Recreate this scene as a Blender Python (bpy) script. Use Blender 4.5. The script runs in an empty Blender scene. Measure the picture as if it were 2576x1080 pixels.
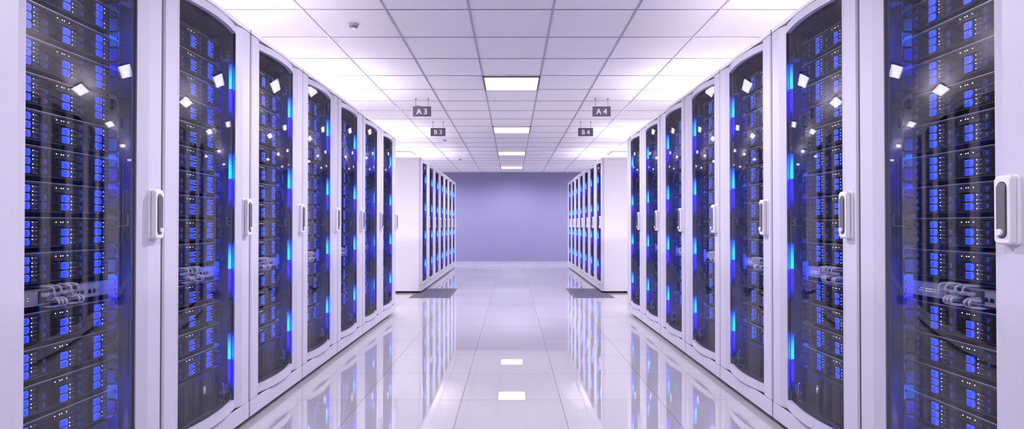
import bpy, bmesh, math, random
from mathutils import Matrix, Vector
random.seed(4)
PI = math.pi
S = bpy.context.scene
COL = S.collection

# ------------------------------------------------------------------ constants
F_PX = 1428.0                 # focal length in pixels of the 2576 px wide frame
EYE = 1.061                   # camera height
CEIL = EYE + 1.5486           # ceiling height
TILE = 0.6
CPH = 4.062                   # a cross joint of the ceiling grid lies at this y
FPH = 3.452                   # a cross joint of the floor lies at this y
WALL_Y = 16.63
BACK_Y = -3.15
SIDE_X = 6.3
FRONT = 1.402                 # x of the cabinet fronts
W = 0.766                     # cabinet pitch
K = 0.9944
def Z(rel): return EYE + rel * K      # height given relative to the eye

# ------------------------------------------------------------------ materials
MATS = {}
def nodes(name):
    m = bpy.data.materials.new(name); m.use_nodes = True
    nt = m.node_tree
    for n in list(nt.nodes): nt.nodes.remove(n)
    out = nt.nodes.new('ShaderNodeOutputMaterial')
    MATS[name] = m
    return m, nt, out
def N(nt, kind, **kw):
    n = nt.nodes.new(kind)
    for k, v in kw.items(): setattr(n, k, v)
    return n
def pbr(name, col, rough=.5, metal=0.0, spec=.5, emit=None, estr=0.0, bump=0.0, bscale=300.0, vary=0.0, ior=None):
    m, nt, out = nodes(name)
    b = N(nt, 'ShaderNodeBsdfPrincipled')
    b.inputs['Base Color'].default_value = (*col, 1)
    b.inputs['Roughness'].default_value = rough
    b.inputs['Metallic'].default_value = metal
    b.inputs['Specular IOR Level'].default_value = spec
    if ior: b.inputs['IOR'].default_value = ior
    if emit:
        b.inputs['Emission Color'].default_value = (*emit, 1)
        b.inputs['Emission Strength'].default_value = estr
        m.cycles.emission_sampling = 'NONE'
    if bump or vary:
        tc = N(nt, 'ShaderNodeTexCoord')
        nz = N(nt, 'ShaderNodeTexNoise'); nz.inputs['Scale'].default_value = bscale
        nz.inputs['Detail'].default_value = 3
        nt.links.new(tc.outputs['Object'], nz.inputs['Vector'])
        if bump:
            bp = N(nt, 'ShaderNodeBump'); bp.inputs['Strength'].default_value = bump
            bp.inputs['Distance'].default_value = .001
            nt.links.new(nz.outputs['Fac'], bp.inputs['Height'])
            nt.links.new(bp.outputs['Normal'], b.inputs['Normal'])
        if vary:
            mx = N(nt, 'ShaderNodeMix', data_type='RGBA')
            mx.inputs[6].default_value = (*[c * (1 - vary) for c in col], 1)
            mx.inputs[7].default_value = (*[min(1, c * (1 + vary)) for c in col], 1)
            nt.links.new(nz.outputs['Fac'], mx.inputs[0])
            nt.links.new(mx.outputs[2], b.inputs['Base Color'])
    nt.links.new(b.outputs[0], out.inputs[0])
    return m
def glow(name, col, strength, sample=False):
    m, nt, out = nodes(name)
    e = N(nt, 'ShaderNodeEmission'); e.inputs[0].default_value = (*col, 1); e.inputs[1].default_value = strength
    nt.links.new(e.outputs[0], out.inputs[0])
    m.cycles.emission_sampling = 'FRONT_BACK' if sample else 'NONE'
    return m

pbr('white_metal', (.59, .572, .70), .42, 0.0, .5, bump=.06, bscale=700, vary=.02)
pbr('stile_back', (.17, .165, .22), .5)
pbr('side_metal', (.80, .775, .85), .45)  # paler copy of the cabinet white; the side panels' brighter light put into colour
pbr('cover_metal', (.88, .85, .90), .45, 0.0, .5)  # paler than the fronts, so the unseen tops bounce more light to the ceiling
pbr('dark_lining', (.06, .058, .075), .45)
pbr('gap_shade_grey', (.075, .072, .092), .6)
pbr('black_base', (.012, .012, .015), .7)
pbr('rail_metal', (.30, .30, .36), .4, .2)
pbr('slot_black', (.002, .002, .003), .8, 0, .1)
pbr('bezel_grey', (.020, .0195, .023), .5, 0, .12, bump=.05, bscale=900)
pbr('bezel_lip', (.018, .0175, .023), .42, .1, .3)
pbr('edge_silver', (.55, .53, .62), .3, .6)
pbr('chassis_black', (.005, .005, .007), .55)
pbr('bay_dark', (.007, .007, .012), .5)
pbr('ear_grey', (.075, .073, .09), .4, .3)
pbr('handle_black', (.05, .05, .06), .25, .5)
pbr('chrome', (.62, .62, .68), .12, 1.0)
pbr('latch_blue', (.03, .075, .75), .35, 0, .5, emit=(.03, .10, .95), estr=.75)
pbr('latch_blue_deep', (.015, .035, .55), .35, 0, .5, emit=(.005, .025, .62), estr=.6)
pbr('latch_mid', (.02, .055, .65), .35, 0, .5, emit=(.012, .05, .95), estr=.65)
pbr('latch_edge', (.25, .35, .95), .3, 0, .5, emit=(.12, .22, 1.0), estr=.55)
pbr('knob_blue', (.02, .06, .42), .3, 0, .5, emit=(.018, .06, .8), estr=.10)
pbr('print_grey', (.42, .41, .48), .6)
pbr('led_ring', (.01, .008, .2), .4, emit=(.03, .02, .6), estr=.45)
pbr('led_off', (.02, .016, .10), .3)
glow('led_white', (.92, .94, 1.0), 3.0)
glow('led_yellow', (1.0, .93, .55), 2.6)
pbr('switch_grey', (.27, .26, .31), .42, .15, .5, bump=.05, bscale=800)
pbr('switch_panel', (.22, .21, .265), .45, .1)
pbr('cable_grey', (.62, .60, .68), .42)
pbr('rib_dark', (.10, .095, .13), .6)
pbr('slat_grey', (.030, .029, .035), .45, .1)
pbr('grille_black', (.016, .0155, .02), .45, .2)
pbr('lever_grey', (.17, .165, .19), .45, .5, bump=.2, bscale=1500, vary=.12)
pbr('housing_white', (.82, .80, .90), .28)
pbr('sign_grey', (.135, .122, .155), .5)
pbr('sign_white', (.9, .88, .95), .5)
pbr('rod_grey', (.22, .205, .26), .35, .4)
pbr('detector_white', (.42, .41, .48), .4)
pbr('grid_metal', (.33, .315, .43), .35, .25)
pbr('lamp_frame', (.06, .055, .08), .4, .3)
pbr('vent_tile', (.105, .10, .155), .5, .1)
pbr('vent_hole', (.05, .048, .075), .7)
pbr('wall_paint', (.23, .222, .40), .65, 0, .3, bump=.05, bscale=90, vary=.03)
pbr('wall_white', (.74, .725, .78), .7, 0, .3, vary=.02)
LAMP = glow('lamp_diffuser', (1.0, .945, 1.0), 9.0, True)

def glass_mat():
    m, nt, out = nodes('smoked_glass')
    g = N(nt, 'ShaderNodeNewGeometry')
    mr = N(nt, 'ShaderNodeMapRange')
    mr.inputs['To Min'].default_value = 1.5; mr.inputs['To Max'].default_value = 1 / 1.5
    nt.links.new(g.outputs['Backfacing'], mr.inputs['Value'])
    fr = N(nt, 'ShaderNodeFresnel'); nt.links.new(mr.outputs[0], fr.inputs['IOR'])
    t = N(nt, 'ShaderNodeBsdfTransparent'); t.inputs[0].default_value = (.93, .93, .965, 1)
    gl = N(nt, 'ShaderNodeBsdfGlossy'); gl.inputs['Roughness'].default_value = 0.0
    gl.inputs[0].default_value = (.97, .96, 1, 1)
    mx = N(nt, 'ShaderNodeMixShader')
    mn = N(nt, 'ShaderNodeMath', operation='MINIMUM'); mn.inputs[1].default_value = .058   # coated glass: faint reflection at every angle
    nt.links.new(fr.outputs[0], mn.inputs[0]); nt.links.new(mn.outputs[0], mx.inputs[0]); nt.links.new(t.outputs[0], mx.inputs[1]); nt.links.new(gl.outputs[0], mx.inputs[2])
    nt.links.new(mx.outputs[0], out.inputs[0])
glass_mat()

def led_bar_mat(name, stops, strength):
    # a light bar whose diodes change colour along its height (lamp surface only)
    m, nt, out = nodes(name)
    tc = N(nt, 'ShaderNodeTexCoord'); sp = N(nt, 'ShaderNodeSeparateXYZ')
    nt.links.new(tc.outputs['Generated'], sp.inputs[0])
    r = N(nt, 'ShaderNodeValToRGB')
    els = r.color_ramp.elements
    els[0].position, els[0].color = stops[0][0], (*stops[0][1], 1)
    els[1].position, els[1].color = stops[-1][0], (*stops[-1][1], 1)
    for p, c in stops[1:-1]:
        e = els.new(p); e.color = (*c, 1)
    nt.links.new(sp.outputs['Z'], r.inputs[0])
    e = N(nt, 'ShaderNodeEmission'); e.inputs[1].default_value = strength
    nt.links.new(r.outputs[0], e.inputs[0]); nt.links.new(e.outputs[0], out.inputs[0])
    m.cycles.emission_sampling = 'FRONT_BACK'
led_bar_mat('led_cyan', [(0, (.0, .90, 1.0)), (.5, (.0, .55, 1.0)), (.85, (.008, .13, .9)), (1, (.006, .03, .4))], 1.8)
led_bar_mat('led_blue', [(0, (.0005, .0005, .02)), (.2, (.004, .003, .12)), (.45, (.026, .018, 1.0)), (1, (.030, .020, 1.0))], 1.8)
# unseen back and outer faces of each bar, glow boosted to light the equipment
led_bar_mat('led_cyan_back', [(0, (.0, .15, 1.0)), (.6, (.0, .07, .8)), (1, (.0, .004, .08))], 105.0)
led_bar_mat('led_blue_back', [(0, (.0, .0, .01)), (.4, (.001, .0008, .75)), (1, (.0012, .001, 1.0))], 105.0)

def joint_nodes(nt, x0, y0, half):
    tc = N(nt, 'ShaderNodeTexCoord'); sp = N(nt, 'ShaderNodeSeparateXYZ')
    nt.links.new(tc.outputs['Object'], sp.inputs[0])
    outs, cells = [], []
    for ax, o in (('X', x0), ('Y', y0)):
        s = N(nt, 'ShaderNodeMath', operation='SUBTRACT'); s.inputs[1].default_value = o - TILE * 50
        nt.links.new(sp.outputs[ax], s.inputs[0])
        d = N(nt, 'ShaderNodeMath', operation='DIVIDE'); d.inputs[1].default_value = TILE
        nt.links.new(s.outputs[0], d.inputs[0])
        fl = N(nt, 'ShaderNodeMath', operation='FLOOR'); nt.links.new(d.outputs[0], fl.inputs[0]); cells.append(fl)
        fr = N(nt, 'ShaderNodeMath', operation='FRACT'); nt.links.new(d.outputs[0], fr.inputs[0])
        c = N(nt, 'ShaderNodeMath', operation='SUBTRACT'); c.inputs[1].default_value = .5
        nt.links.new(fr.outputs[0], c.inputs[0])
        a = N(nt, 'ShaderNodeMath', operation='ABSOLUTE'); nt.links.new(c.outputs[0], a.inputs[0])
        g = N(nt, 'ShaderNodeMath', operation='GREATER_THAN'); g.inputs[1].default_value = .5 - half / TILE
        nt.links.new(a.outputs[0], g.inputs[0]); outs.append(g)
    mx = N(nt, 'ShaderNodeMath', operation='MAXIMUM')
    nt.links.new(outs[0].outputs[0], mx.inputs[0]); nt.links.new(outs[1].outputs[0], mx.inputs[1])
    cb = N(nt, 'ShaderNodeCombineXYZ')
    nt.links.new(cells[0].outputs[0], cb.inputs[0]); nt.links.new(cells[1].outputs[0], cb.inputs[1])
    wn = N(nt, 'ShaderNodeTexWhiteNoise', noise_dimensions='3D'); nt.links.new(cb.outputs[0], wn.inputs['Vector'])
    return mx, wn, tc
def floor_mat():
    m, nt, out = nodes('glossy_floor')
    mask, wn, tc = joint_nodes(nt, .3, FPH, .0016)
    tile = N(nt, 'ShaderNodeMix', data_type='RGBA')
    tile.inputs[6].default_value = (.47, .455, .50, 1); tile.inputs[7].default_value = (.51, .495, .54, 1)
    nt.links.new(wn.outputs['Value'], tile.inputs[0])
    j = N(nt, 'ShaderNodeMix', data_type='RGBA'); j.inputs[7].default_value = (.14, .13, .17, 1)
    nt.links.new(mask.outputs[0], j.inputs[0]); nt.links.new(tile.outputs[2], j.inputs[6])
    b = N(nt, 'ShaderNodeBsdfPrincipled')
    nt.links.new(j.outputs[2], b.inputs['Base Color'])
    b.inputs['Roughness'].default_value = .008
    b.inputs['IOR'].default_value = 4.0
    jd = N(nt, 'ShaderNodeBsdfDiffuse'); jd.inputs[0].default_value = (.13, .125, .16, 1)
    ms = N(nt, 'ShaderNodeMixShader'); nt.links.new(mask.outputs[0], ms.inputs[0])
    nt.links.new(b.outputs[0], ms.inputs[1]); nt.links.new(jd.outputs[0], ms.inputs[2])
    nt.links.new(ms.outputs[0], out.inputs[0])
floor_mat()
def ceiling_mat():
    m, nt, out = nodes('ceiling_tiles')
    mask, wn, tc = joint_nodes(nt, .3, CPH, .002)
    tile = N(nt, 'ShaderNodeMix', data_type='RGBA')
    tile.inputs[6].default_value = (.79, .775, .80, 1); tile.inputs[7].default_value = (.83, .815, .84, 1)
    nz = N(nt, 'ShaderNodeTexNoise'); nz.inputs['Scale'].default_value = 7; nz.inputs['Detail'].default_value = 6
    mp = N(nt, 'ShaderNodeMapping'); mp.inputs['Scale'].default_value = (.5, 1.6, 1)
    nt.links.new(tc.outputs['Object'], mp.inputs[0]); nt.links.new(mp.outputs[0], nz.inputs['Vector'])
    nt.links.new(nz.outputs['Fac'], tile.inputs[0])
    b = N(nt, 'ShaderNodeBsdfPrincipled'); nt.links.new(tile.outputs[2], b.inputs['Base Color'])
    b.inputs['Roughness'].default_value = .8; b.inputs['Specular IOR Level'].default_value = .2
    n2 = N(nt, 'ShaderNodeTexNoise'); n2.inputs['Scale'].default_value = 160; n2.inputs['Detail'].default_value = 4
    nt.links.new(tc.outputs['Object'], n2.inputs['Vector'])
    bp = N(nt, 'ShaderNodeBump'); bp.inputs['Strength'].default_value = .15; bp.inputs['Distance'].default_value = .002
    nt.links.new(n2.outputs['Fac'], bp.inputs['Height']); nt.links.new(bp.outputs['Normal'], b.inputs['Normal'])
    nt.links.new(b.outputs[0], out.inputs[0])
ceiling_mat()

# ------------------------------------------------------------------ mesh builder
class MB:
    def __init__(s): s.v, s.f, s.m, s.mats, s.sm = [], [], [], [], []
    def mi(s, mat):
        if mat not in s.mats: s.mats.append(mat)
        return s.mats.index(mat)
    def add(s, vs, fs, mat, smooth=False):
        o = len(s.v); k = s.mi(mat)
        s.v += [tuple(v) for v in vs]
        for f in fs: s.f.append([o + i for i in f]); s.m.append(k); s.sm.append(smooth)
    def box(s, x0, x1, y0, y1, z0, z1, mat, c=0.0):
        """box, with its four front (-y) edges chamfered by c"""
        if c <= 0:
            vs = [(x0,y0,z0),(x1,y0,z0),(x1,y1,z0),(x0,y1,z0),(x0,y0,z1),(x1,y0,z1),(x1,y1,z1),(x0,y1,z1)]
            s.add(vs, [(0,3,2,1),(4,5,6,7),(0,1,5,4),(1,2,6,5),(2,3,7,6),(3,0,4,7)], mat)
        else:
            vs = [(x0+c,y0,z0+c),(x1-c,y0,z0+c),(x1-c,y0,z1-c),(x0+c,y0,z1-c),
                  (x0,y0+c,z0),(x1,y0+c,z0),(x1,y0+c,z1),(x0,y0+c,z1),
                  (x0,y1,z0),(x1,y1,z0),(x1,y1,z1),(x0,y1,z1)]
            s.add(vs, [(0,1,2,3),(4,5,1,0),(5,6,2,1),(6,7,3,2),(7,4,0,3),
                       (8,9,5,4),(9,10,6,5),(10,11,7,6),(11,8,4,7),(11,10,9,8)], mat)
    def prism_y(s, poly, y0, y1, mat, c=0.0, smooth=False):
        """polygon of (x,z) seen from the front, counter-clockwise, from front y0 to back y1; c = front chamfer"""
        n = len(poly)
        cx = sum(p[0] for p in poly) / n; cz = sum(p[1] for p in poly) / n
        def sh(p):
            dx, dz = cx - p[0], cz - p[1]; d = math.hypot(dx, dz) or 1
            return (p[0] + dx / d * c, p[1] + dz / d * c)
        fr = [sh(p) for p in poly] if c else poly
        vs = [(p[0], y0, p[1]) for p in fr]
        if c: vs += [(p[0], y0 + c, p[1]) for p in poly]
        vs += [(p[0], y1, p[1]) for p in poly]
        fs = [tuple(range(n))]
        rings = len(vs) // n
        for r in range(rings - 1):
            for i in range(n):
                j = (i + 1) % n
                fs.append((r*n + i, (r+1)*n + i, (r+1)*n + j, r*n + j))
        fs.append(tuple(reversed(range((rings-1)*n, rings*n))))
        s.add(vs, fs, mat, smooth)
    def prism_z(s, poly, z0, z1, mat):
        """polygon of (x,y), counter-clockwise from above"""
        n = len(poly)
        vs = [(p[0], p[1], z0) for p in poly] + [(p[0], p[1], z1) for p in poly]
        fs = [tuple(reversed(range(n))), tuple(range(n, 2*n))]
        for i in range(n):
            j = (i+1) % n; fs.append((i, j, n+j, n+i))
        s.add(vs, fs, mat)
    def disc(s, x, z, r, y0, y1, mat, n=10, rz=None):
        rz = rz or r
        s.prism_y([(x + r*math.cos(2*PI*i/n), z + rz*math.sin(2*PI*i/n)) for i in range(n)], y0, y1, mat)
    def tube(s, pts, r, mat, n=8, rad=None):
        pts = [Vector(p) for p in pts]
        m = len(pts); vs = []; prev = None
        for i, p in enumerate(pts):
            t = (pts[min(i+1, m-1)] - pts[max(i-1, 0)]).normalized()
            if prev is None:
                a = Vector((0, 0, 1)) if abs(t.z) < .9 else Vector((1, 0, 0))
                u = t.cross(a).normalized()
            else:
                u = (prev - t * prev.dot(t)).normalized()
            prev = u; w = t.cross(u)
            rr = rad[i] if rad else r
            for k in range(n):
                a = 2*PI*k/n
                vs.append(p + u*rr*math.cos(a) + w*rr*math.sin(a))
        fs = []
        for i in range(m-1):
            for k in range(n):
                j = (k+1) % n
                fs.append((i*n+k, i*n+j, (i+1)*n+j, (i+1)*n+k))
        s.add(vs, fs, mat, True)
        s.add(vs[:n], [tuple(reversed(range(n)))], mat); s.add(vs[-n:], [tuple(range(n))], mat)
    def lathe(s, prof, mat, n=32, ctr=(0,0)):
        """profile of (r, z) turned around z"""
        vs, fs = [], []
        for r, z in prof:
            for k in range(n):
                a = 2*PI*k/n; vs.append((ctr[0]+r*math.cos(a), ctr[1]+r*math.sin(a), z))
        for i in range(len(prof)-1):
            for k in range(n):
                j = (k+1) % n; fs.append((i*n+k, i*n+j, (i+1)*n+j, (i+1)*n+k))
        fs.append(tuple(reversed(range(n)))); fs.append(tuple(range((len(prof)-1)*n, len(prof)*n)))
        s.add(vs, fs, mat)
    def text(s, txt, x, z, size, y, mat, bold=0.0, depth=0.0, align='LEFT'):
        vs, fs = text_geo(txt, size, bold, align)
        s.add([(x + p[0], y, z + p[1]) for p in vs], fs, mat)
    def mesh(s, name, bevel=0.0, seg=2, recalc=False):
        me = bpy.data.meshes.new(name)
        me.from_pydata(s.v, [], s.f)
        for k in s.mats: me.materials.append(MATS[k])
        for p, k, sm in zip(me.polygons, s.m, s.sm): p.material_index = k; p.use_smooth = sm
        if bevel or recalc:
            bm = bmesh.new(); bm.from_mesh(me)
            if recalc: bmesh.ops.recalc_face_normals(bm, faces=bm.faces)
            if bevel:
                es = [e for e in bm.edges if len(e.link_faces) == 2 and e.calc_face_angle(0) > .6]
                bmesh.ops.bevel(bm, geom=es, offset=bevel, segments=seg, affect='EDGES', profile=.5, clamp_overlap=True)
            bm.to_mesh(me); bm.free()
        me.update()
        return me

_tc = {}
def text_geo(txt, size, bold, align):
    key = (txt, size, bold, align)
    if key not in _tc:
        cu = bpy.data.curves.new('lettering', 'FONT'); cu.body = txt; cu.size = size
        cu.offset = bold; cu.align_x = align; cu.resolution_u = 2 if size < .02 else 6
        o = bpy.data.objects.new('lettering', cu); COL.objects.link(o)
        bpy.context.view_layer.update()
        me = o.evaluated_get(bpy.context.evaluated_depsgraph_get()).to_mesh()
        _tc[key] = ([(v.co.x, v.co.y) for v in me.vertices], [tuple(p.vertices) for p in me.polygons])
        bpy.data.objects.remove(o); bpy.data.curves.remove(cu)
    return _tc[key]

# ------------------------------------------------------------------ objects
KIDS = {}
def link(o, parent=None):
    COL.objects.link(o)
    if parent is not None:
        o.parent = parent; KIDS.setdefault(parent, []).append(o)
    return o
def part(name, me, parent, loc=(0,0,0), rot=(0,0,0), label=None):
    if isinstance(me, MB): me = me.mesh(name)
    o = link(bpy.data.objects.new(name, me), parent)
    o.location = loc; o.rotation_euler = rot
    if label: o['label'] = label
    return o
def tag(o, label, cat, group=None):
    o['label'] = label; o['category'] = cat
    if group: o['group'] = group
    return o
def thing(name, label, cat, loc=(0,0,0), rz=0.0, group=None, me=None):
    o = link(bpy.data.objects.new(name, me))
    o.location = loc; o.rotation_euler = (0, 0, rz)
    return tag(o, label, cat, group)
def structure(name, me):
    if isinstance(me, MB): me = me.mesh(name)
    o = link(bpy.data.objects.new(name, me)); o['kind'] = 'structure'; return o
def dup(root, label, group, loc, rz, skip=()):
    r = root.copy(); COL.objects.link(r)
    r.location = loc; r.rotation_euler = (0, 0, rz); r['label'] = label
    if group: r['group'] = group
    for ch in KIDS.get(root, []):
        c = ch.copy(); COL.objects.link(c); c.parent = r; KIDS.setdefault(r, []).append(c)
        for g in KIDS.get(ch, []):
            d = g.copy(); COL.objects.link(d); d.parent = c; KIDS.setdefault(c, []).append(d)
    return r
ORD = ['first','second','third','fourth','fifth','sixth','seventh','eighth','ninth','tenth']

# ------------------------------------------------------------------ the room
mb = MB(); mb.box(-SIDE_X, SIDE_X, BACK_Y, WALL_Y, -.1, 0, 'glossy_floor'); structure('floor', mb)
mb = MB(); mb.box(-SIDE_X, SIDE_X, BACK_Y, WALL_Y, CEIL, CEIL+.08, 'ceiling_tiles'); structure('ceiling', mb)
mb = MB(); mb.box(-SIDE_X-.1, SIDE_X+.1, WALL_Y, WALL_Y+.1, -.1, CEIL+.08, 'wall_paint'); structure('wall_back', mb)
mb = MB(); mb.box(-SIDE_X-.1, SIDE_X+.1, BACK_Y-.1, BACK_Y, -.1, CEIL+.08, 'wall_white'); structure('wall_front', mb)
mb = MB(); mb.box(-SIDE_X-.1, -SIDE_X, BACK_Y, WALL_Y, -.1, CEIL+.08, 'wall_white'); structure('wall_left', mb)
mb = MB(); mb.box(SIDE_X, SIDE_X+.1, BACK_Y, WALL_Y, -.1, CEIL+.08, 'wall_white'); structure('wall_right', mb)
mb = MB()                                                   # suspended ceiling grid
x = -5.7
while x < SIDE_X - .1:
    mb.box(x-.007, x+.007, BACK_Y+.002, WALL_Y-.002, CEIL-.005, CEIL-.0002, 'grid_metal'); x += TILE
y = CPH - 12*TILE
while y < WALL_Y - .02:
    if y > BACK_Y + .05: mb.box(-SIDE_X+.002, SIDE_X-.002, y-.005, y+.005, CEIL-.004, CEIL-.0001, 'grid_metal')
    y += TILE
structure('trim_1', mb)

# ceiling lights: square panels filling one tile of the grid
fr = MB()
for a in (-1, 1):
    fr.box(a*.290-.008, a*.290+.008, -.298, .298, -.014, 0, 'lamp_frame')
    fr.box(-.282, .282, a*.290-.008, a*.290+.008, -.014, 0, 'lamp_frame')
fr = fr.mesh('frame')
df = MB(); df.box(-.283, .283, -.283, .283, -.010, -.001, 'lamp_diffuser'); df = df.mesh('diffuser')
LAMPS = []
for EN in (216, 222):                                  # the light each panel throws down into the room
    LAMP_DATA = bpy.data.lights.new('lamp', 'SPOT'); LAMPS.append(LAMP_DATA)
    LAMP_DATA.energy = EN; LAMP_DATA.color = (1.0, .935, 1.0); LAMP_DATA.spot_size = math.radians(168); LAMP_DATA.spot_blend = .6
    LAMP_DATA.shadow_soft_size = .03
rows = [(-2, 'above the aisle behind the camera'), (-1, 'just above the camera'), (0, 'nearest in view'), (1, 'second in view'), (2, 'third in view'), (3, 'farthest in view')]
for k, txt in rows:
    for cx, where in ((-4.8, 'outer left'), (-2.4, 'left'), (0, 'centre'), (2.4, 'right'), (4.8, 'outer right')):  # outer columns are added, unseen, to brighten the cross aisle
        if k == -2 and cx != 0: continue
        y = CPH + 3.5*TILE + 3.0*k
        if cx == 0: lab = 'square white ceiling light panel in the centre column, ' + txt
        elif abs(cx) > 4: lab = 'added unseen ceiling light panel in the %s column, row %s' % (where, txt)
        else: lab = 'square white ceiling light panel over the %s cabinets, %s' % (where, txt)
        t = thing('ceiling_light', lab, 'light', (cx, y, CEIL-.0052), 0, 'square ceiling light panels')
        part('frame', fr, t); part('diffuser', df, t, label='glowing white diffuser')
        lamp = link(bpy.data.objects.new('lamp', LAMPS[0 if cx == 0 else 1]), t); lamp.location = (0, 0, -.012)

# smoke detectors
mb = MB()
mb.lathe([(.058*.65,0),(.060*.65,-.004*.65),(.058*.65,-.010*.65),(.052*.65,-.014*.65),(.050*.65,-.026*.65),(.030*.65,-.052*.65),(.004*.65,-.0525*.65)][::-1], 'detector_white', 36)
det = mb.mesh('housing', recalc=True)
mb = MB()
for k in range(10):
    a = 2*PI*k/10 + .2
    ca, sa = math.cos(a), math.sin(a)
    def P(r, t, z): return (.65*(r*ca - t*sa), .65*(r*sa + t*ca), .65*z)
    q = [P(.0493,-.0045,-.0285), P(.0493,.0045,-.0285), P(.0345,.003,-.0475), P(.0345,-.003,-.0475)]
    o = [(p[0]*1.03, p[1]*1.03, p[2]-.0006) for p in q]
    mb.add(q + o, [(0,1,2,3),(7,6,5,4),(0,4,5,1),(1,5,6,2),(2,6,7,3),(3,7,4,0)], 'slot_black')
slots = mb.mesh('vent_slots', recalc=True)
mb = MB(); mb.lathe([(.0169,-.0348),(.0195,-.0331)], 'sign_white', 24); cap = mb.mesh('cap', recalc=True)
for yy, txt in ((4.36, 'nearest the camera'), (7.37, 'half hidden behind the A 3 sign'), (10.28, 'beyond the B 3 sign'), (13.3, 'farthest from the camera')):
    t = thing('smoke_detector', 'small round white smoke detector on the ceiling, ' + txt, 'smoke detector', (-1.215, yy, CEIL), 0, 'smoke detectors on the ceiling')
    part('housing', det, t); part('vent_slots', slots, t, label='dark vent slots'); part('cap', cap, t)

# hanging aisle signs
def sign(txt, x, y):
    t = thing('hanging_sign', 'dark grey hanging aisle sign reading %s on two rods' % txt, 'sign', (x, y, CEIL), 0, 'hanging aisle signs')
    b = MB(); b.box(-.111, .111, -.006, .006, -.217, -.0945, 'sign_grey', .001); part('board', b, t)
    w = MB()
    vs, fs = text_geo(txt, .092, .0028, 'CENTER')
    w.add([(p[0], -.0066, -.1885 + p[1]) for p in vs], fs, 'sign_white')
    part('lettering', w, t, label='white lettering ' + txt)
    for sx in (-1, 1):
        r = MB(); r.tube([(sx*.077, 0, -.0945), (sx*.077, 0, -.002)], .0028, 'rod_grey')
        r.lathe([(.004,-.012),(.014,-.004),(.014,0)], 'rod_grey', 16, (sx*.077, 0))
        part('rod', r.mesh('rod'), t)
for txt, x, y in (('A 3', -1.098, 6.95), ('A 4', 1.104, 6.95), ('B 3', -1.103, 8.50), ('B 4', 1.109, 8.50)): sign(txt, x, y)

# perforated floor tiles in the cross aisle
mb = MB()
mb.box(-.298, .298, -.298, .298, .0003, .0015, 'vent_hole')
for a in (-1, 1):
    mb.box(a*.287-.011, a*.287+.011, -.298, .298, .0003, .004, 'vent_tile')
    mb.box(-.276, .276, a*.287-.011, a*.287+.011, .0003, .004, 'vent_tile')
for k in range(15): x = -.28 + .56*(k+.5)/15; mb.box(x-.012, x+.012, -.276, .276, .0003, .004, 'vent_tile')
for k in range(9): y = -.28 + .56*(k+.5)/9; mb.box(-.276, .276, y-.011, y+.011, .0003, .0038, 'vent_tile')
vt = mb.mesh('perforated_floor_tile')
for sx, sd in ((-1, 'left'), (1, 'right')):
    for k, d in ((0, 'nearer'), (1, 'farther')):
        t = thing('perforated_floor_tile', 'dark grey perforated floor tile at the %s far cabinet row, %s of two' % (sd, d), 'floor tile',
                  (sx*1.2, FPH + TILE*8.5 + TILE*k, 0), 0, 'perforated floor tiles', vt)

# ------------------------------------------------------------------ cabinet
HB = W/2 - .007              # half width of one cabinet
ZP0, ZP1 = Z(-1.038), Z(-.951)
ZT0, ZT1 = Z(1.040), Z(1.063)
GX = .247                     # inner edge of the door stiles
YE, YM = .019, -.0032          # glass front at its edges and at mid door
SAG = YE - YM
RG = (GX*GX + SAG*SAG) / (2*SAG)
def arc(x, off=0.0): return YM + RG - math.sqrt(RG*RG - x*x) + off
RR = (GX*GX + .031*.031) / .062
def rail_arc(x, off=0.0): return -.0155 + RR - math.sqrt(RR*RR - x*x) + off
NX = 28
XS = [-GX + 2*GX*i/NX for i in range(NX+1)]
def curved(mb, z0, z1, o0, o1, mat, arc=arc):
    n = len(XS); vs = []
    for x in XS:
        vs += [(x, arc(x, o0), z0), (x, arc(x, o0), z1), (x, arc(x, o1), z0), (x, arc(x, o1), z1)]
    f1, f2 = [], []
    for i in range(n-1):
        a, b = 4*i, 4*i+4
        f1 += [(a, b, b+1, a+1), (a+2, a+3, b+3, b+2)]
        f2 += [(a, a+2, b+2, b), (a+1, b+1, b+3, a+3)]
    e = 4*(n-1)
    f2 += [(0, 1, 3, 2), (e, e+2, e+3, e+1)]
    mb.add(vs, f1, mat, True); mb.add(vs, f2, mat)

def box_mesh(name, *boxes, bevel=0.0):
    m = MB()
    for b in boxes: m.box(*b)
    return m.mesh(name, bevel)

DEPTH = 1.15
M_top = box_mesh('top_cover', (-HB, HB, .0, DEPTH, ZT0, ZT1, 'cover_metal'), bevel=.003)
M_plinth = box_mesh('plinth', (-HB, HB, 0, .040, ZP0, ZP1, 'white_metal'), bevel=.0025)
M_pl_side = box_mesh('base_frame', (-HB, HB, .042, DEPTH, ZP0, ZP1+.004, 'side_metal'), (-HB+.05, HB-.05, .09, DEPTH-.05, .0, ZP0, 'black_base'),
                     (-HB+.014, HB-.014, .043, DEPTH-.02, ZP1+.004, ZP1+.010, 'dark_lining'))
def side_mesh(s):
    m = MB()
    a, b = sorted((s*HB, s*(HB-.010))); m.box(a, b, .042, DEPTH, ZP1+.0045, ZT0, 'side_metal')
    a, b = sorted((s*(HB-.010), s*(HB-.016))); m.box(a, b, .042, DEPTH, ZP1+.0125, ZT0, 'dark_lining')
    return m.mesh('side_panel')
M_side = [side_mesh(-1), side_mesh(1)]
M_back = box_mesh('back_panel', (-HB+.016, HB-.016, DEPTH-.02, DEPTH, ZP1+.02, ZT0, 'dark_lining'))
M_roof = box_mesh('roof_lining', (-HB+.016, HB-.016, .042, DEPTH-.02, ZT0-.008, ZT0-.001, 'dark_lining'))
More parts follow.
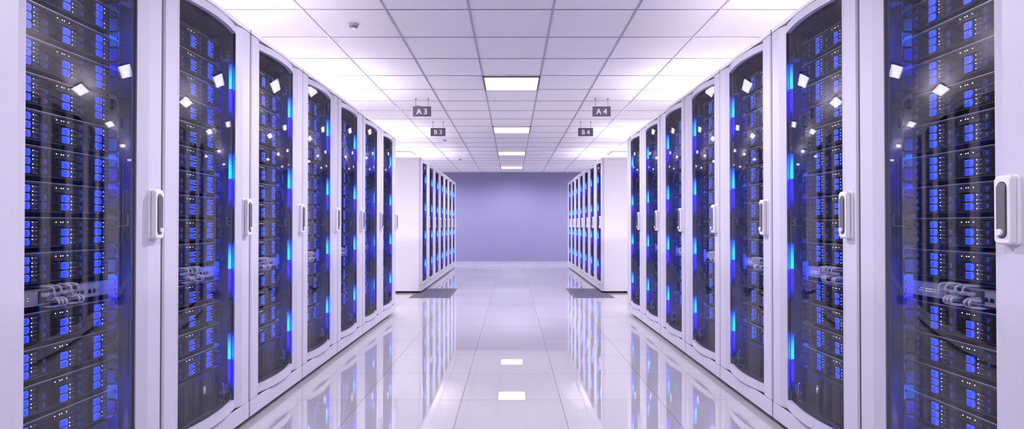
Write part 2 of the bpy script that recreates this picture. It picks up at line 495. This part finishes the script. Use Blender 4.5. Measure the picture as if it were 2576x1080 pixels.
# door: two stiles with a sloping inner face, curved rails between them
m = MB()
for s in (-1, 1):
    for pl, mt in (([(HB, .008), (HB-.007, .0), (.292, .0), (GX, .016), (GX, .019), (HB, .019)], 'white_metal'),
                   ([(HB-.002, .0191), (GX, .0191), (GX, .040), (HB-.002, .040)], 'stile_back'),
                   ([(HB, .0191), (HB-.002, .0191), (HB-.002, .040), (HB, .040)], 'white_metal')):
        pl = [(s*x, y) for x, y in pl]
        if s < 0: pl = pl[::-1]
        m.prism_z(pl[::-1], ZP1+.0035, ZT0-.0045, mt)
curved(m, ZP1+.005, Z(-.903), .0, .024, 'white_metal', rail_arc)
curved(m, Z(.992), ZT0-.009, .0, .024, 'white_metal', rail_arc)
M_door = m.mesh('door', recalc=True)
m = MB(); curved(m, Z(-.903)-.012, Z(.992)+.012, .005, .010, 'smoked_glass'); M_glass = m.mesh('glass_pane', recalc=True)
M_shade_back = []  # black strips added behind the door's edge gaps to keep them dark
for a, b, c in ((ZT0-.05, ZT0-.0003, 1), (ZP1+.0003, ZP1+.045, 0)):
    m = MB(); pr = [(.0402, a), (.0415, a), (.0415, b), (.0402, b)] if c else [(.003, a), (.0415, a), (.0415, b), (.0402, b), (.0402, a+.0018), (.003, a+.0018)]
    n = len(pr); m.add([(-HB+.001, p[0], p[1]) for p in pr] + [(HB-.001, p[0], p[1]) for p in pr],
        [tuple(range(n)), tuple(reversed(range(n, 2*n)))] + [(i, i+n, (i+1) % n + n, (i+1) % n) for i in range(n)], 'black_base')
    M_shade_back.append(m.mesh('shade_backing', recalc=True))
M_shadeline = []                   # black strips painting the shade of the gaps above and below the door
for z0, z1, c0, c1 in ((ZP1+.0005, ZP1+.0035, ZP1+.0008, ZP1+.0050), (ZT0-.0045, ZT0-.0012, ZT0-.0090, ZT0-.0042)):
    m = MB()
    for q in (-1, 1):
        pl = [(q*x, y+.0025) for x, y in ((HB-.001, .006), (HB-.008, .0), (.292, .0), (GX-.004, .0174), (GX-.004, .0375), (HB-.001, .0375))]
        if q < 0: pl = pl[::-1]
        m.prism_z(pl[::-1], z0, z1, 'black_base')
    curved(m, c0, c1, .003, .02, 'black_base', rail_arc)
    M_shadeline.append(m.mesh('shadeline', recalc=True))
M_gap_shade = [box_mesh('gap_shade', (min(q*HB, q*(HB+.0125)), max(q*HB, q*(HB+.0125)), .0055, .040, ZP0+.001, ZT1-.001, 'gap_shade_grey')) for q in (-1, 1)]  # dark filler added between cabinets so the gaps read as shade
# door handle
hz0, hz1, hx0, hx1 = Z(-.055), Z(.139), .293, .345
hc = (hx0+hx1)/2
def rrect(x0, x1, z0, z1, r, n=5):
    pts = []
    for cx, cz, a0 in ((x1-r, z0+r, -PI/2), (x1-r, z1-r, 0), (x0+r, z1-r, PI/2), (x0+r, z0+r, PI)):
        for i in range(n+1):
            a = a0 + PI/2*i/n; pts.append((cx + r*math.cos(a), cz + r*math.sin(a)))
    return pts
m = MB()
m.prism_y(rrect(hx0-.004, hx1+.004, hz0-.001, hz1+.001, .010), -.008, .002, 'housing_white', .003)
m.prism_y(rrect(hx0+.003, hx1-.003, hz0+.006, hz1-.006, .008), -.011, -.006, 'slot_black')
m.prism_y(rrect(hx0, hx1, hz0, hz1, .011), -.028, -.0105, 'housing_white', .005)
M_handle = m.mesh('door_handle')
m = MB()
m.prism_y(rrect(hc-.0155, hc+.0155, hz0+.017, hz1-.017, .0154, 8), -.0288, -.02, 'slot_black')
m.prism_y(rrect(hc-.0140, hc+.0140, hz0+.0185, hz1-.0185, .0139, 8), -.033, -.02, 'lever_grey', .004)
M_lever = m.mesh('lever')
m = MB()
m.prism_y([(hc + .0095*math.cos(2*PI*i/20), hz0+.034 + .0095*math.sin(2*PI*i/20)) for i in range(20)], -.040, -.03, 'housing_white', .0015)
M_button = m.mesh('lock_button')
# light bars on the inside of the door
strip_z = [(.833-.464*k) for k in range(4)]
def strip_parts(q):
    # q = +1: bar at the right edge of the door; it shines towards the middle and the equipment
    def bx(x0, x1): return (min(q*x0, q*x1), max(q*x0, q*x1))
    m = MB(); m.box(*bx(-.003, .004), -.0045, -.0030, Z(-.86), Z(.90), 'black_base')
    out = [m.mesh('light_strip')]
    for nm, z0, z1, mat in (('cyan_light_bar', -.130, 0, 'led_cyan'), ('blue_light_bar', -.290, -.1302, 'led_blue')):
        m = MB(); xa, xb = bx(-.003, .002); ya, yb = -.0028, .0130
        m.add([(xa,ya,z0),(xb,ya,z0),(xb,yb,z0),(xa,yb,z0),(xa,ya,z1),(xb,ya,z1),(xb,yb,z1),(xa,yb,z1)],
              [(0,3,2,1),(4,5,6,7),(0,1,5,4)] + [(3,0,4,7) if q > 0 else (1,2,6,5)], mat)
        m.add([(xa,yb,z0),(xb,yb,z0),(xb,yb,z1),(xa,yb,z1)], [(1,0,3,2)], mat + '_back')
        xo = xb if q > 0 else xa
        m.add([(xo,ya,z0),(xo,yb,z0),(xo,yb,z1),(xo,ya,z1)], [(0,1,2,3) if q > 0 else (3,2,1,0)], mat + '_back')
        out.append(m.mesh(nm))
    return out
M_strip = {-1: strip_parts(-1), 1: strip_parts(1)}
# interior rails and brackets
def oval(mb, x, z, w, h, y, mat, horiz=False):
    r = min(w, h)/2
    mb.prism_y(rrect(x-w/2, x+w/2, z-h/2, z+h/2, r*.98, 4), y, y+.002, mat)
YS = .119                     # face of the equipment behind the front plane
def rail_mesh(s):
    m = MB()
    a, b = sorted((s*.247, s*.300)); m.box(a, b, YS+.004, YS+.007, Z(-.94), Z(.968), 'rail_metal')
    a, b = sorted((s*.297, s*.300)); m.box(a, b, YS+.007, YS+.06, Z(-.94), Z(.968), 'rail_metal')
    z = Z(-.92)
    while z < Z(.95):
        oval(m, s*.2925, z, .007, .018, YS+.0035, 'slot_black'); z += .0382
    return m.mesh('mounting_rail')
M_rail = [rail_mesh(-1), rail_mesh(1)]
def bracket_mesh(s):
    m = MB()
    a, b = sorted((s*.300, s*(HB-.016))); m.box(a, b, YS-.034, YS-.030, -.022, .022, 'rail_metal')
    m.box(a, b, YS-.034, YS+.01, -.025, -.022, 'rail_metal')
    for dz in (-.010, .010): oval(m, s*.334, dz, .038, .010, YS-.0345, 'slot_black')
    return m.mesh('mounting_bracket')
M_brk = [bracket_mesh(-1), bracket_mesh(1)]

def make_cabinet(label, group, loc, rz, hide_strip=False, gap_side=1):
    t = thing('server_cabinet', label, 'server cabinet', loc, rz, group)
    part('top_cover', M_top, t); part('plinth', M_plinth, t)
    part('base_frame', M_pl_side, t)
    part('side_panel', M_side[0], t); part('side_panel', M_side[1], t)
    part('back_panel', M_back, t); part('roof_lining', M_roof, t)
    part('shade_backing', M_shade_back[0], t); part('shade_backing', M_shade_back[1], t); part('gap_shade', M_gap_shade[gap_side], t)
    d = part('door', M_door, t)
    part('shadeline', M_shadeline[0], d, label='thin black gasket'); part('shadeline', M_shadeline[1], d, label='thin black gasket'); part('glass_pane', M_glass, d, label='curved smoked glass')
    h = part('door_handle', M_handle, t)
    part('lever', M_lever, h, label='grey lever'); part('lock_button', M_button, h)
    for s in (-1, 1):
        st, cy, bl = M_strip[s]
        sp = part('light_strip', st, t, (s*(.319 if hide_strip else .2375), .048 if hide_strip else .0315, 0))
        for z in strip_z:
            part('cyan_light_bar', cy, sp, (0, 0, Z(z)), label='glowing cyan light bar')
            part('blue_light_bar', bl, sp, (0, 0, Z(z)), label='glowing blue light bar')
    for i in (0, 1):
        part('mounting_rail', M_rail[i], t)
        for z in (.90, .02, -.862): part('mounting_bracket', M_brk[i], t, (0, 0, Z(z)))
    return t

# ------------------------------------------------------------------ rack server
FH = .0972                    # face height
EX = .2885                    # half width with ears
MX = .2355                    # half width of the drive area
def caddy_geo(mb_c, mb_l, mb_k, h, w=.1275):
    """one drive bay: x from 0, z from 0, height h"""
    mb_c.box(.0015, w, -.0012, .006, .0008, h-.0008, 'bezel_grey', .0006)
    mb_c.box(.003, .021, -.0016, .0, .0025, h-.0025, 'bay_dark')
    for i in range(6):
        z = .004 + (h-.008)*i/5
        mb_c.box(.0045, .0145, -.0020, -.0014, z-.0005, z+.0005, 'slot_black')
    for i in range(6):
        z = .0045 + (h-.009)*i/5
        mb_c.box(.036, .0785, -.0016, 0, z-.0010, z+.0010, 'slot_black')
    # flat black shape painted as the shadow groove right of the latch
    mb_c.prism_y([(.090,.0012),(.1205,.0012)] + [(.1205+.0035*math.sin(PI*i/8), .0012+(h-.0024)*i/8) for i in range(1,8)] + [(.1205,h-.0012),(.090,h-.0012)], -.0016, 0, 'slot_black')
    a = [(.0905,.0022),(.1185,.0022)] + [(.1185+.0038*math.sin(PI*i/8), .0022+(h-.0044)*i/8) for i in range(1,8)] + [(.1185,h-.0022),(.0905,h-.0022)]
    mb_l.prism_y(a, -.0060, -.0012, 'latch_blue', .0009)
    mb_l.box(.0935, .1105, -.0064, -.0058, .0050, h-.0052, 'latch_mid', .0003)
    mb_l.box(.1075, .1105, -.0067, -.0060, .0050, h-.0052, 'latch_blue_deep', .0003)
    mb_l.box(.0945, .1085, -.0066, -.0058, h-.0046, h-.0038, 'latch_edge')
    n = 14; rx, rzz = .0031, h*.28
    rings = []
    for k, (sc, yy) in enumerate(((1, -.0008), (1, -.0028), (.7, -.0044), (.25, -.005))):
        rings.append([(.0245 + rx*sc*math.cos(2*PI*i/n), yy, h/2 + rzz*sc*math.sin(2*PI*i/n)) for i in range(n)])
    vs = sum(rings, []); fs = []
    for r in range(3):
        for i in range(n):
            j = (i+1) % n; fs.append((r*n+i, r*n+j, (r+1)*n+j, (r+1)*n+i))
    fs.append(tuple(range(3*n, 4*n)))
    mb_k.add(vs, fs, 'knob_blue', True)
H3, H2 = .0271, .0280
def caddy_set(h):
    c, l, k = MB(), MB(), MB(); caddy_geo(c, l, k, h)
    a = MB(); caddy_geo(a, a, a, h)
    return c.mesh('drive_caddy'), l.mesh('latch'), k.mesh('release_button'), a.mesh('drive_caddy')
CAD3, CAD2 = caddy_set(H3), caddy_set(H2)
def indicator(n, h, pitch, off=()):
    """panel with status lights and printed words; x from 0, z from 0"""
    p, l = MB(), MB()
    p.box(0, .0275, -.0012, .006, .0008, h-.0008, 'bezel_grey', .0005)
    for i in range(n):
        z = h - .0065 - pitch*i + (-.0012 if i % 2 else .0012)*1.0
        p.disc(.0065, z, .0024, -.0016, 0, 'led_ring', 10)
        if i in off: l.disc(.0065, z, .0013, -.0021, -.0012, 'led_off', 8)
        else: l.disc(.0065, z, .0016, -.0024, -.0012, 'led_white', 8)
        p.text('Power' if i % 2 == 0 else 'Active', .0145, z-.0018, .0052, -.0015, 'print_grey')
        if i % 2 == 0 and i+1 < n:
            z2 = z - pitch - .0024
            p.box(.0108, .0112, -.00145, -.001, z2, z, 'print_grey')
            p.box(.0108, .0135, -.00145, -.001, z-.0004, z, 'print_grey')
            p.box(.0108, .0135, -.00145, -.001, z2, z2+.0004, 'print_grey')
    return p.mesh('indicator_panel'), l.mesh('status_lights')
IND = [indicator(6, .0815, .01375, (5,)), indicator(4, .0565, .01425), indicator(6, .0815, .01375, (2, 3))]
def media():
    p, l, s = MB(), MB(), MB()
    h = .0245
    p.box(.0015, .1525, -.0012, .006, .0008, h-.0005, 'bezel_grey', .0006)
    p.box(.003, .0165, -.0016, 0, .003, h-.003, 'bay_dark')
    for i in range(5): p.box(.0045+.0024*i, .0055+.0024*i, -.002, -.0014, .004, h-.004, 'slot_black')
    for a, b in ((.021, .035), (.040, .055)):
        for i in range(3): p.box(a, b, -.0016, 0, .0045+.006*i, .0080+.006*i, 'slot_black')
    for x in (.064, .080, .1105): p.disc(x, .0185, .0010, -.0016, 0, 'led_ring', 8)
    for x in (.070, .090, .0995, .120): l.disc(x, .0185, .0018, -.0024, -.0010, 'led_yellow', 10)
    p.disc(.133, .0180, .0034, -.0016, 0, 'slot_black', 14); p.disc(.133, .0180, .0027, -.0020, 0, 'bezel_grey', 14)
    s.box(.063, .1515, -.0018, 0, .0022, .0132, 'slot_black'); s.box(.0637, .1508, -.0026, 0, .0029, .0125, 'bezel_lip', .0004)
    return p.mesh('media_panel'), l.mesh('status_lights'), s.mesh('disc_slot')
MED = media()
m = MB()
m.box(-MX-.003, MX+.003, 0, .012, 0, FH, 'slot_black')
m.box(-MX-.003, MX+.003, -.003, .012, FH-.0078, FH-.0004, 'bezel_lip', .0012)
m.box(-MX-.003, MX+.003, -.003, .012, 0, .0050, 'bezel_lip', .0012)
for x in (-.0775, .0755, -MX-.0022, MX+.0008): m.box(x, x+.0014, -.0014, 0, .0050, FH-.008, 'chassis_black')
M_bezel = m.mesh('bezel')
M_trim = box_mesh('top_trim', (-EX+.001, EX-.001, -.0042, .002, FH-.0004, FH+.0011, 'edge_silver'))
M_chas = box_mesh('chassis', (-.238, .238, .012, .62, .002, FH-.001, 'chassis_black'))
def ear(s):
    m = MB()
    a, b = sorted((s*(MX+.003), s*EX)); m.box(a, b, -.001, .003, 0, FH-.0008, 'ear_grey', .0008)
    for z in (FH-.016, .0135): oval(m, s*(EX-.0065), z, .006, .014, -.0014, 'slot_black')
    scr = MB()
    for z in (FH-.020, .0115):
        scr.disc(s*(EX-.0105), z, .0032, -.0035, 0, 'chrome', 12)
    hd = MB()
    hx = s*(MX+.009); za, zb, yo = .007, .062, -.034
    pts = [(hx, 0, za)]
    for i in range(5):
        a = PI/2*i/4; pts.append((hx, yo+.011 - .011*math.sin(a), za + .011 - .011*math.cos(a)))
    for i in range(5):
        a = PI/2*i/4; pts.append((hx, yo+.011 - .011*math.cos(a), zb - .011 + .011*math.sin(a)))
    pts.append((hx, 0, zb))
    hd.tube(pts, .0042, 'handle_black', 8)
    al = MB()
    for q in (m, scr, hd):
        o = len(al.v); al.v += q.v
        for f, k, sm in zip(q.f, q.m, q.sm):
            al.f.append([o+i for i in f]); al.m.append(al.mi(q.mats[k])); al.sm.append(sm)
    return m.mesh('rack_ear'), s, hd.mesh('pull_handle'), al.mesh('rack_ear')
EARS = [ear(-1), ear(1)]
_m = MB(); _m.disc(0, 0, .0032, -.0035, 0, 'chrome', 12); M_screw = _m.mesh('screw')
BAYS = []
for x0 in (-MX, .0765):
    for i in range(3): BAYS.append((x0, .0062 + .0275*i, CAD3))
for i in range(2): BAYS.append((-.0765, .0062 + .0286*i, CAD2))
def make_server(label, group, loc, rz, full):
    t = thing('rack_server', label, 'server', loc, rz, group)
    part('bezel', M_bezel, t); part('chassis', M_chas, t); part('top_trim', M_trim, t, label='thin bright metal top edge')
    for x, z, cs in BAYS:
        if full:
            c = part('drive_caddy', cs[0], t, (x, 0, z))
            part('latch', cs[1], c, label='blue latch'); part('release_button', cs[2], c, label='small blue oval button')
        else: part('drive_caddy', cs[3], t, (x, 0, z))
    for (p, l), x, z in zip(IND, (-MX+.1285, -.0765+.1275, .0765+.1285), (.0062, .0062, .0062)):
        q = part('indicator_panel', p, t, (x, 0, z)); part('status_lights', l, q, label='small white status lights')
    q = part('media_panel', MED[0], t, (-.0765, 0, .0643))
    part('status_lights', MED[1], q, label='four yellow status lights'); part('disc_slot', MED[2], q)
    for e in EARS:
        if full:
            q = part('rack_ear', e[0], t); part('pull_handle', e[2], q)
            for z in (FH-.020, .0115): part('screw', M_screw, q, (e[1]*(EX-.0105), 0, z))
        else: part('rack_ear', e[3], t)
    return t

# network switch
SH = .0517
m = MB()
m.box(-MX, MX, 0, .30, 0, SH, 'switch_grey', .0008)
m.box(-MX+.004, -.09, -.0012, 0, .006, SH-.006, 'switch_panel', .0004)
m.box(-MX, MX, -.0030, .01, SH-.0012, SH, 'edge_silver')
M_swb = m.mesh('housing')
m = MB()
for i in range(2):
    for x in [-.206] * (i == 0) + [-.198, -.189] + [-.174+.0065*q for q in range(6)] + [-.130, -.115]:
        m.disc(x, .020+.0085*i, .0009, -.0022, -.001, 'led_yellow', 8)
M_swl = m.mesh('status_lights')
m = MB()
for x in (.089, .112, .147, .171):
    m.box(x-.0095, x+.0095, -.0010, .001, .012, .031, 'switch_panel')
    m.prism_y([(x-.008,.014),(x+.008,.014),(x+.008,.0245),(x+.004,.0245),(x+.004,.0285),(x-.004,.0285),(x-.004,.0245),(x-.008,.0245)], -.0016, .0, 'slot_black')
M_port = m.mesh('ports')
m = MB()
for a, b in ((.080, .122), (.138, .181)):
    m.box(a, b, -.0006, .001, .0385, .0390, 'print_grey'); m.box(a, a+.0005, -.0006, .001, .0345, .0390, 'print_grey'); m.box(b-.0005, b, -.0006, .001, .0345, .0390, 'print_grey')
for x in (.129, .1865, .192):
    m.disc(x, .018, .0012, -.001, 0, 'slot_black', 8); m.disc(x, .026, .0012, -.001, 0, 'slot_black', 8)
M_prt = m.mesh('printed_marks')
UP = [-.060, -.030, .012, .043]; DN = [-.039, -.024, -.007, .049, .068]
m = MB()
m.box(-.075, .083, -.0014, 0, .0055, SH-.0055, 'bay_dark')
M_blk = m.mesh('port_block')
def sw_ear(s):
    m = MB()
    a, b = sorted((s*MX, s*EX)); m.box(a, b, -.001, .003, 0, SH, 'switch_grey', .0008)
    for z in (.011, SH-.011): oval(m, s*(EX-.009), z, .007, .010, -.0014, 'slot_black'); m.disc(s*(EX-.0115), z-.001, .003, -.0035, 0, 'chrome', 12)
    return m.mesh('rack_ear')
M_swe = [sw_ear(-1), sw_ear(1)]
def make_switch(label, group, loc, rz):
    t = thing('network_switch', label, 'network switch', loc, rz, group)
    part('housing', M_swb, t); part('status_lights', M_swl, t, label='rows of tiny yellow status lights')
    part('port_block', M_blk, t); part('ports', M_port, t); part('printed_marks', M_prt, t)
    part('rack_ear', M_swe[0], t); part('rack_ear', M_swe[1], t)
    return t
def cable_meshes(up):
    s = 1 if up else -1
    zc = .034 if up else .0165
    r = .0125 if up else .0125
    pts = [(0, -.018, zc)]
    rad = [.0048]
    for i in range(13):
        a = PI*i/12; pts.append((.0012*i/12, -.026 - r*math.sin(a), zc + s*(r - r*math.cos(a)))); rad.append(.0046 if i < 6 else .0036)
    z2 = zc + s*2*r
    pts += [(.003, -.005, z2+s*.0015), (.008, .03, z2), (.014, .10, z2-s*.001), (.02, .20, z2)]; rad += [.0036]*4
    m = MB(); m.tube(pts, .0036, 'cable_grey', 8, rad)
    rib = MB()
    for i in range(9):
        a = PI*(.3+i*.62)/12*1.5
        c = Vector((0, -.026 - r*math.sin(a), zc + s*(r - r*math.cos(a))))
        t = Vector((0, -math.cos(a), s*math.sin(a)))
        rib.tube([c - t*.00035, c + t*.00035], .0048, 'rib_dark', 8)
    pl = MB(); pl.box(-.0058, .0058, -.024, -.0018, zc-.005, zc+.005, 'cable_grey'); pl.box(-.003, .003, -.016, -.002, zc-s*.0075-.0012, zc-s*.0075+.0025, 'print_grey')
    return m.mesh('patch_cable'), rib.mesh('ribbed_boot'), pl.mesh('plug')
CBL = {True: cable_meshes(True), False: cable_meshes(False)}

# slatted vent panel at the foot of the rack
GH = .197
m = MB()
m.box(-.236, .236, .006, .02, 0, GH, 'slot_black')
m.box(-.237, .237, -.004, .02, GH-.020, GH, 'grille_black', .002)
m.box(-.262, .262, -.006, -.003, GH-.006, GH-.003, 'bezel_lip', .0008)
m.box(-.237, .237, -.004, .02, 0, .012, 'grille_black', .002)
for s in (-1, 1):
    a, b = sorted((s*.238, s*EX)); m.box(a, b, -.004, .002, 0, GH, 'grille_black', .0015)
for i in range(26):
    x = -.231 + .462*i/25
    m.prism_z([(x-.0052,-.005),(x+.0046,-.005),(x+.0060,.004),(x-.0066,.004)], .012, GH-.020, 'slat_grey')
M_gr = m.mesh('slatted_front')
M_gb = box_mesh('chassis', (-.238, .238, .02, .6, .002, GH-.002, 'chassis_black'))
def gr_handle(s):
    m = MB(); hx = s*.262; za, zb, yo = .012, .116, -.040
    pts = [(hx, 0, za)]
    for i in range(5):
        a = PI/2*i/4; pts.append((hx, yo+.012-.012*math.sin(a), za+.012-.012*math.cos(a)))
    for i in range(5):
        a = PI/2*i/4; pts.append((hx, yo+.012-.012*math.cos(a), zb-.012+.012*math.sin(a)))
    pts.append((hx, 0, zb)); m.tube(pts, .004, 'chrome', 8)
    for z in (za, zb): m.disc(hx, z, .007, -.006, 0, 'handle_black', 12)
    return m.mesh('pull_handle')
M_gh = [gr_handle(-1), gr_handle(1)]
def make_grille(label, group, loc, rz):
    t = thing('power_unit', label, 'power unit', loc, rz, group)
    part('slatted_front', M_gr, t); part('chassis', M_gb, t)
    part('pull_handle', M_gh[0], t, label='chrome pull handle'); part('pull_handle', M_gh[1], t, label='chrome pull handle')
    return t

# ------------------------------------------------------------------ fill the rows
PITCH = .115 * K
ZSW = Z(-.24) - SH/2 + .004
ZU0 = Z(-.2015) + .0125        # bottom of the first server above the switch
ZD0 = Z(-.2785) + .0125        # (minus one pitch) first server below the switch
ROWS = [('near', 1.522), ('far', 8.84)]
proto = {}
def place(kind, maker, label, group, loc, rz, *a):
    if kind not in proto:
        proto[kind] = maker(label, group, loc, rz, *a); return proto[kind]
    return dup(proto[kind], label, group, loc, rz)
for rname, y0 in ROWS:
    for sx, sd in ((-1, 'left'), (1, 'right')):
        rz = PI/2 if sx < 0 else -PI/2
        for i in range(7):
            cy = y0 + W*(i+.5)
            base = Vector((sx*FRONT, cy, 0))
            inw = Vector((sx, 0, 0))              # into the cabinet
            right = Vector((0, -sx, 0))           # local +x of a cabinet facing the aisle
            hide = rname == 'near' and (i == 0 or (i == 5 and sx < 0))
            place(('cab_hidden' if hide else 'cab') + sd, make_cabinet,
                  'white server cabinet with curved glass door, %s from the camera in %s %s row' % (ORD[i], rname, sd),
                  'server cabinets in the %s %s row' % (rname, sd), base, rz, hide, 1 if sx < 0 else 0)
            if rname == 'far': continue
            where = 'in %s cabinet of near %s row' % (ORD[i], sd)
            grp = 'equipment ' + where
            full = i < 3
            fp = base + inw*YS
            for k in range(10):
                p = fp.copy(); p.z = ZU0 + PITCH*k
                place('srv%d' % full, make_server, 'black blue-latched server %s above the switch %s' % (ORD[k], where), 'servers ' + where, p, rz, full)
            for k in range(4):
                p = fp.copy(); p.z = ZD0 - PITCH*(k+1)
                place('srv%d' % full, make_server, 'black blue-latched server %s below the switch %s' % (ORD[k], where), 'servers ' + where, p, rz, full)
            p = fp.copy(); p.z = ZSW
            place('switch', make_switch, 'light grey network switch with plugged cables %s' % where, 'network switches', p, rz)
            p = fp.copy(); p.z = ZD0 - PITCH*4 - .012 - GH
            place('grille', make_grille, 'black slatted power unit with chrome handles at bottom %s' % where, 'slatted power units', p, rz)
            if i < 5:
                for up, xs in ((True, UP), (False, DN)):
                    for q, xx in enumerate(xs):
                        me = CBL[up]
                        t = thing('patch_cable', '%s grey cable from left in %s port row, %s cabinet of near %s row' % (ORD[q], 'upper' if up else 'lower', ORD[i], sd), 'cable',
                                  fp + right*xx + Vector((0, 0, ZSW)), rz, 'patch cables ' + where, me[0])
                        part('ribbed_boot', me[1], t); part('plug', me[2], t)

# ------------------------------------------------------------------ camera, world, view
w = bpy.data.worlds.new('world'); S.world = w; w.use_nodes = True
w.node_tree.nodes['Background'].inputs[0].default_value = (0, 0, 0, 1)
w.node_tree.nodes['Background'].inputs[1].default_value = 0
cam = bpy.data.cameras.new('camera'); co = bpy.data.objects.new('camera', cam); COL.objects.link(co)
cam.sensor_fit = 'HORIZONTAL'; cam.sensor_width = 36; cam.lens = 36*F_PX/2576
pit = math.atan(.0088)
co.location = (.0055, 0, EYE); co.rotation_euler = (PI/2 + pit, 0, 0)
cam.shift_y = (566.3 - F_PX*.0088 - 540)/2576
cam.clip_start = .05; cam.clip_end = 100
S.camera = co
S.view_settings.view_transform = 'Standard'; S.view_settings.look = 'None'
S.view_settings.exposure = 0.0; S.view_settings.gamma = 1.0
S.view_settings.use_curve_mapping = False
S.cycles.max_bounces = 10; S.cycles.diffuse_bounces = 5; S.cycles.glossy_bounces = 6
S.cycles.transparent_max_bounces = 16; S.cycles.transmission_bounces = 6
S.cycles.caustics_reflective = False
S.cycles.sample_clamp_indirect = 45.0
